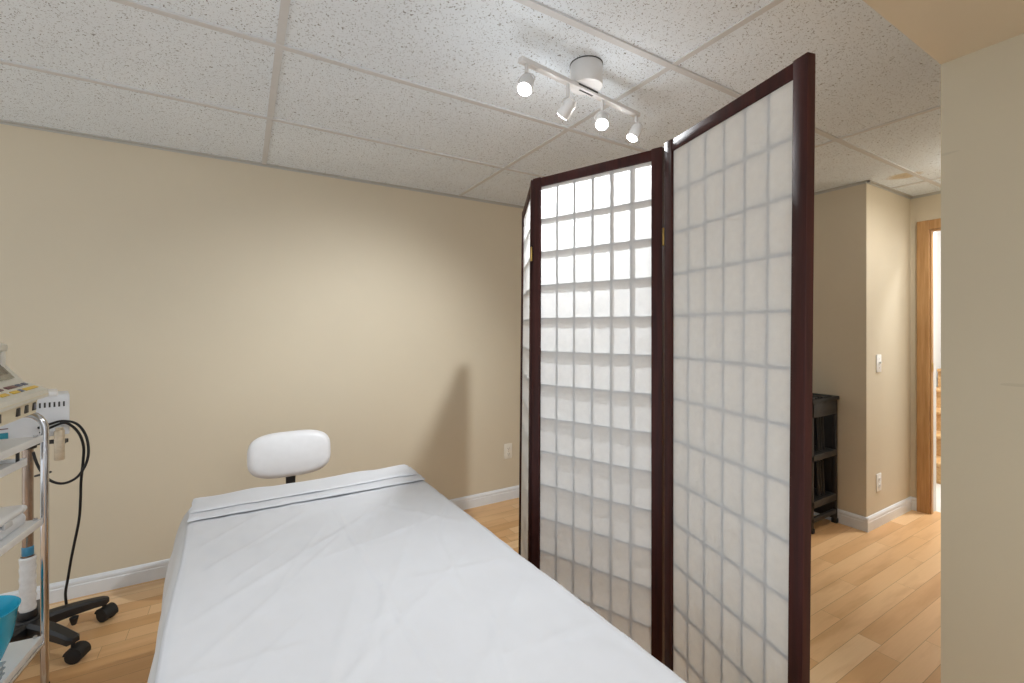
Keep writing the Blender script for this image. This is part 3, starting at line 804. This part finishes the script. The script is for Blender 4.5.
obj('vent', bm, M['lamp_dark'], cb)['label'] = 'dark vent slots'
bm = NB(); box(bm, (-.105, -.073, .878), (-.05, -.069, .902), .001); obj('display', bm, M['teal'], cb)['label'] = 'teal display'
bm = NB(); box(bm, (-.09, -.0715, .915), (-.05, -.0695, .919), .0005); obj('stripe', bm, M['red_key'], cb)
bm = NB(); cyl(bm, (.112, -.078, .775), (.112, -.078, .895), .0155, n=28, bev=.003); cyl(bm, (.112, -.078, .895), (.112, -.078, .905), .012, n=24, bev=.002)
gr = obj('hand_piece', bm, M['tin'], hl); gr['label'] = 'cream cylindrical hand piece'
bm = NB(); box(bm, (.0, -.012, .83), (.12, .0, .846), .002); box(bm, (.106, -.07, .83), (.118, -.008, .846), .002); cyl(bm, (0, 0, .818), (0, 0, .858), .026, n=24, bev=.002); obj('bracket', bm, M['char'], hl)
# black cable : one loop, then down to the base
def ray_pt(px, py, Y):
    dx, dz = px - CX, CY - py
    X = F_PX * math.sin(TH) + dx * math.cos(TH); Yd = F_PX * math.cos(TH) - dx * math.sin(TH)
    t = Y / Yd; return Vector((X * t, Y, CAMZ + dz * t))
def cable(pts, name, r=.0048):
    bm = NB(); tube(bm, [ray_pt(*p) - HB for p in pts], r, 10, 8); return obj(name, bm, M['black_soft'], hl)
cable([(38, 428, 2.50), (50, 424, 2.50), (63, 421, 2.51), (77, 424, 2.52), (86, 436, 2.53), (88.5, 452, 2.53), (85, 466, 2.53), (76, 478, 2.52), (62, 483.5, 2.51), (48, 479, 2.50), (38, 466, 2.50), (33, 452, 2.50)], 'cable')
cable([(40, 433, 2.47), (52, 427, 2.47), (66, 423, 2.48), (78, 432, 2.50), (83.5, 446, 2.52), (83, 462, 2.54), (81, 482, 2.57), (80.5, 500, 2.59), (79, 520, 2.61), (74, 545, 2.63), (71, 560, 2.64), (68, 578, 2.65), (65.5, 593, 2.655), (66.5, 605, 2.655)], 'cable')
bm = NB(); box(bm, (-.028, -.006, -.004), (.028, .006, .004), .003); o = obj('cable_tie', bm, M['black'], hl); o.location = ray_pt(43, 474, 2.495) - HB; o.rotation_euler = (0, R(-14), R(-20))
# knob under the arm
bm = NB(); cyl(bm, (.13, .028, .05), (.13, .028, .082), .008, .016, n=16, bev=.002); o = obj('knob', bm, M['black'], hl)

# ------------------------------------------------------------------ black plastic rack by the closet wall
RX0, RX1, RY0, RY1, RH = 3.085, 3.414, 1.475, 1.86, .852
rk = thing('storage_rack', 'black plastic folding rack standing against the closet wall beyond the screen', 'rack', (3.255, 1.68, 0))
RM = Matrix.Translation((-3.255, -1.68, 0))
def rb(name, m, boxes, par=None, bev=.004):
    bm = NB()
    for lo, hi in boxes: box(bm, lo, hi, bev, 2, RM)
    return obj(name, bm, m, par or rk)
for y in (RY0, RY1 - .028):
    rb('end_frame', M['char'], [((RX0, y, .0), (RX0 + .022, y + .028, RH - .02)), ((RX1 - .02, y, .0), (RX1, y + .028, RH - .02)), ((RX0, y, RH - .12), (RX1, y + .026, RH - .015)), ((RX0, y, .455), (RX1, y + .024, .495)), ((RX0, y, .155), (RX1, y + .024, .20)), ((RX0, y, .065), (RX1, y + .02, .095))])
rb('top_panel', M['char2'], [((RX0 - .015, RY0 - .01, RH - .025), (RX1 + .005, RY1 + .01, RH))])
bm = NB()
for k in range(7): box(bm, (RX0 + .01 + .038 * k, RY0 + .0, RH), (RX0 + .03 + .038 * k, RY1, RH + .008 + .004 * math.sin(k)), .003, 2, RM)
obj('ridge', bm, M['char2'], rk)
for z in (.20, .495):
    rb('shelf_panel', M['char2'], [((RX0 + .006, RY0 + .02, z - .02), (RX1 - .006, RY1 - .02, z))])
for z0 in (.20, .495):
    for k in range(4):
        zz = z0 + .05 + .05 * k
        rb('slat', M['char'] if k % 2 else M['char2'], [((RX0 + .012, RY0 + .05 + .006 * k, zz), (RX0 + .125, RY1 - .05, zz + .024))], None, .003)
    bm = NB()
    for q in (.17, .20, .235): cyl(bm, (RX0 + q, RY0 + .045, z0), (RX0 + q + .012, RY0 + .06, z0 + .22), .010, n=14, mat=RM)
    obj('folded_strut', bm, M['black'], rk)
rb('side_panel', M['black'], [((RX1 - .018, RY0 + .02, .03), (RX1 - .008, RY1 - .03, RH - .03))], None, .002)
rb('back_panel', M['black'], [((RX0 + .02, RY1 - .045, .03), (RX1 - .02, RY1 - .032, RH - .03))], None, .002)
for x in (RX0 - .004, RX1 - .024):
    for y in (RY0 - .004, RY1 - .028):
        rb('foot', M['black_soft'], [((x, y, 0), (x + .03, y + .034, .03))])

# ------------------------------------------------------------------ added unseen lamps that brighten the room, passage and hall
def added_ceiling_lamp(x, y, z, w, label):
    cl = thing('added_ceiling_lamp', label, 'ceiling light', (x, y, z))
    bm = NB(); lathe(bm, [(0, 0), (.19, 0), (.195, -.012), (.18, -.025), (0, -.025)], n=48); obj('lamp_base', bm, M['lamp'], cl)
    bm = NB(); lathe(bm, [(.178, -.024), (.176, -.05), (.15, -.075), (.08, -.09), (0, -.093)], n=48); obj('diffuser', bm, M['diff'], cl)
    L = bpy.data.lights.new('added_lamp_glow', 'AREA'); L.shape = 'DISK'; L.size = .36; L.energy = w; L.color = (.96, .98, 1)
    lo = bpy.data.objects.new('added_lamp_glow', L); COL.objects.link(lo); lo.location = (x, y, z - .1)
added_ceiling_lamp(.45, -.95, SZ, 8, 'added round white fill lamp, unseen behind the camera under the lowered ceiling')
added_ceiling_lamp(3.45, .675, H, 4.5, 'added round white fill lamp, unseen in the passage behind the wall end')
added_ceiling_lamp(4.9, .8, 2.9, 42, 'added round white fill lamp, unseen over the stairs beyond the doorway')

# ------------------------------------------------------------------ world and view
w = bpy.data.worlds.new('world'); S.world = w; w.use_nodes = True
bg = w.node_tree.nodes['Background']; bg.inputs['Color'].default_value = (.9, .955, 1, 1); bg.inputs['Strength'].default_value = .9
S.view_settings.view_transform = 'Standard'; S.view_settings.look = 'None'
S.view_settings.gamma = 1; S.view_settings.use_curve_mapping = False
S.view_settings.exposure = 0.32
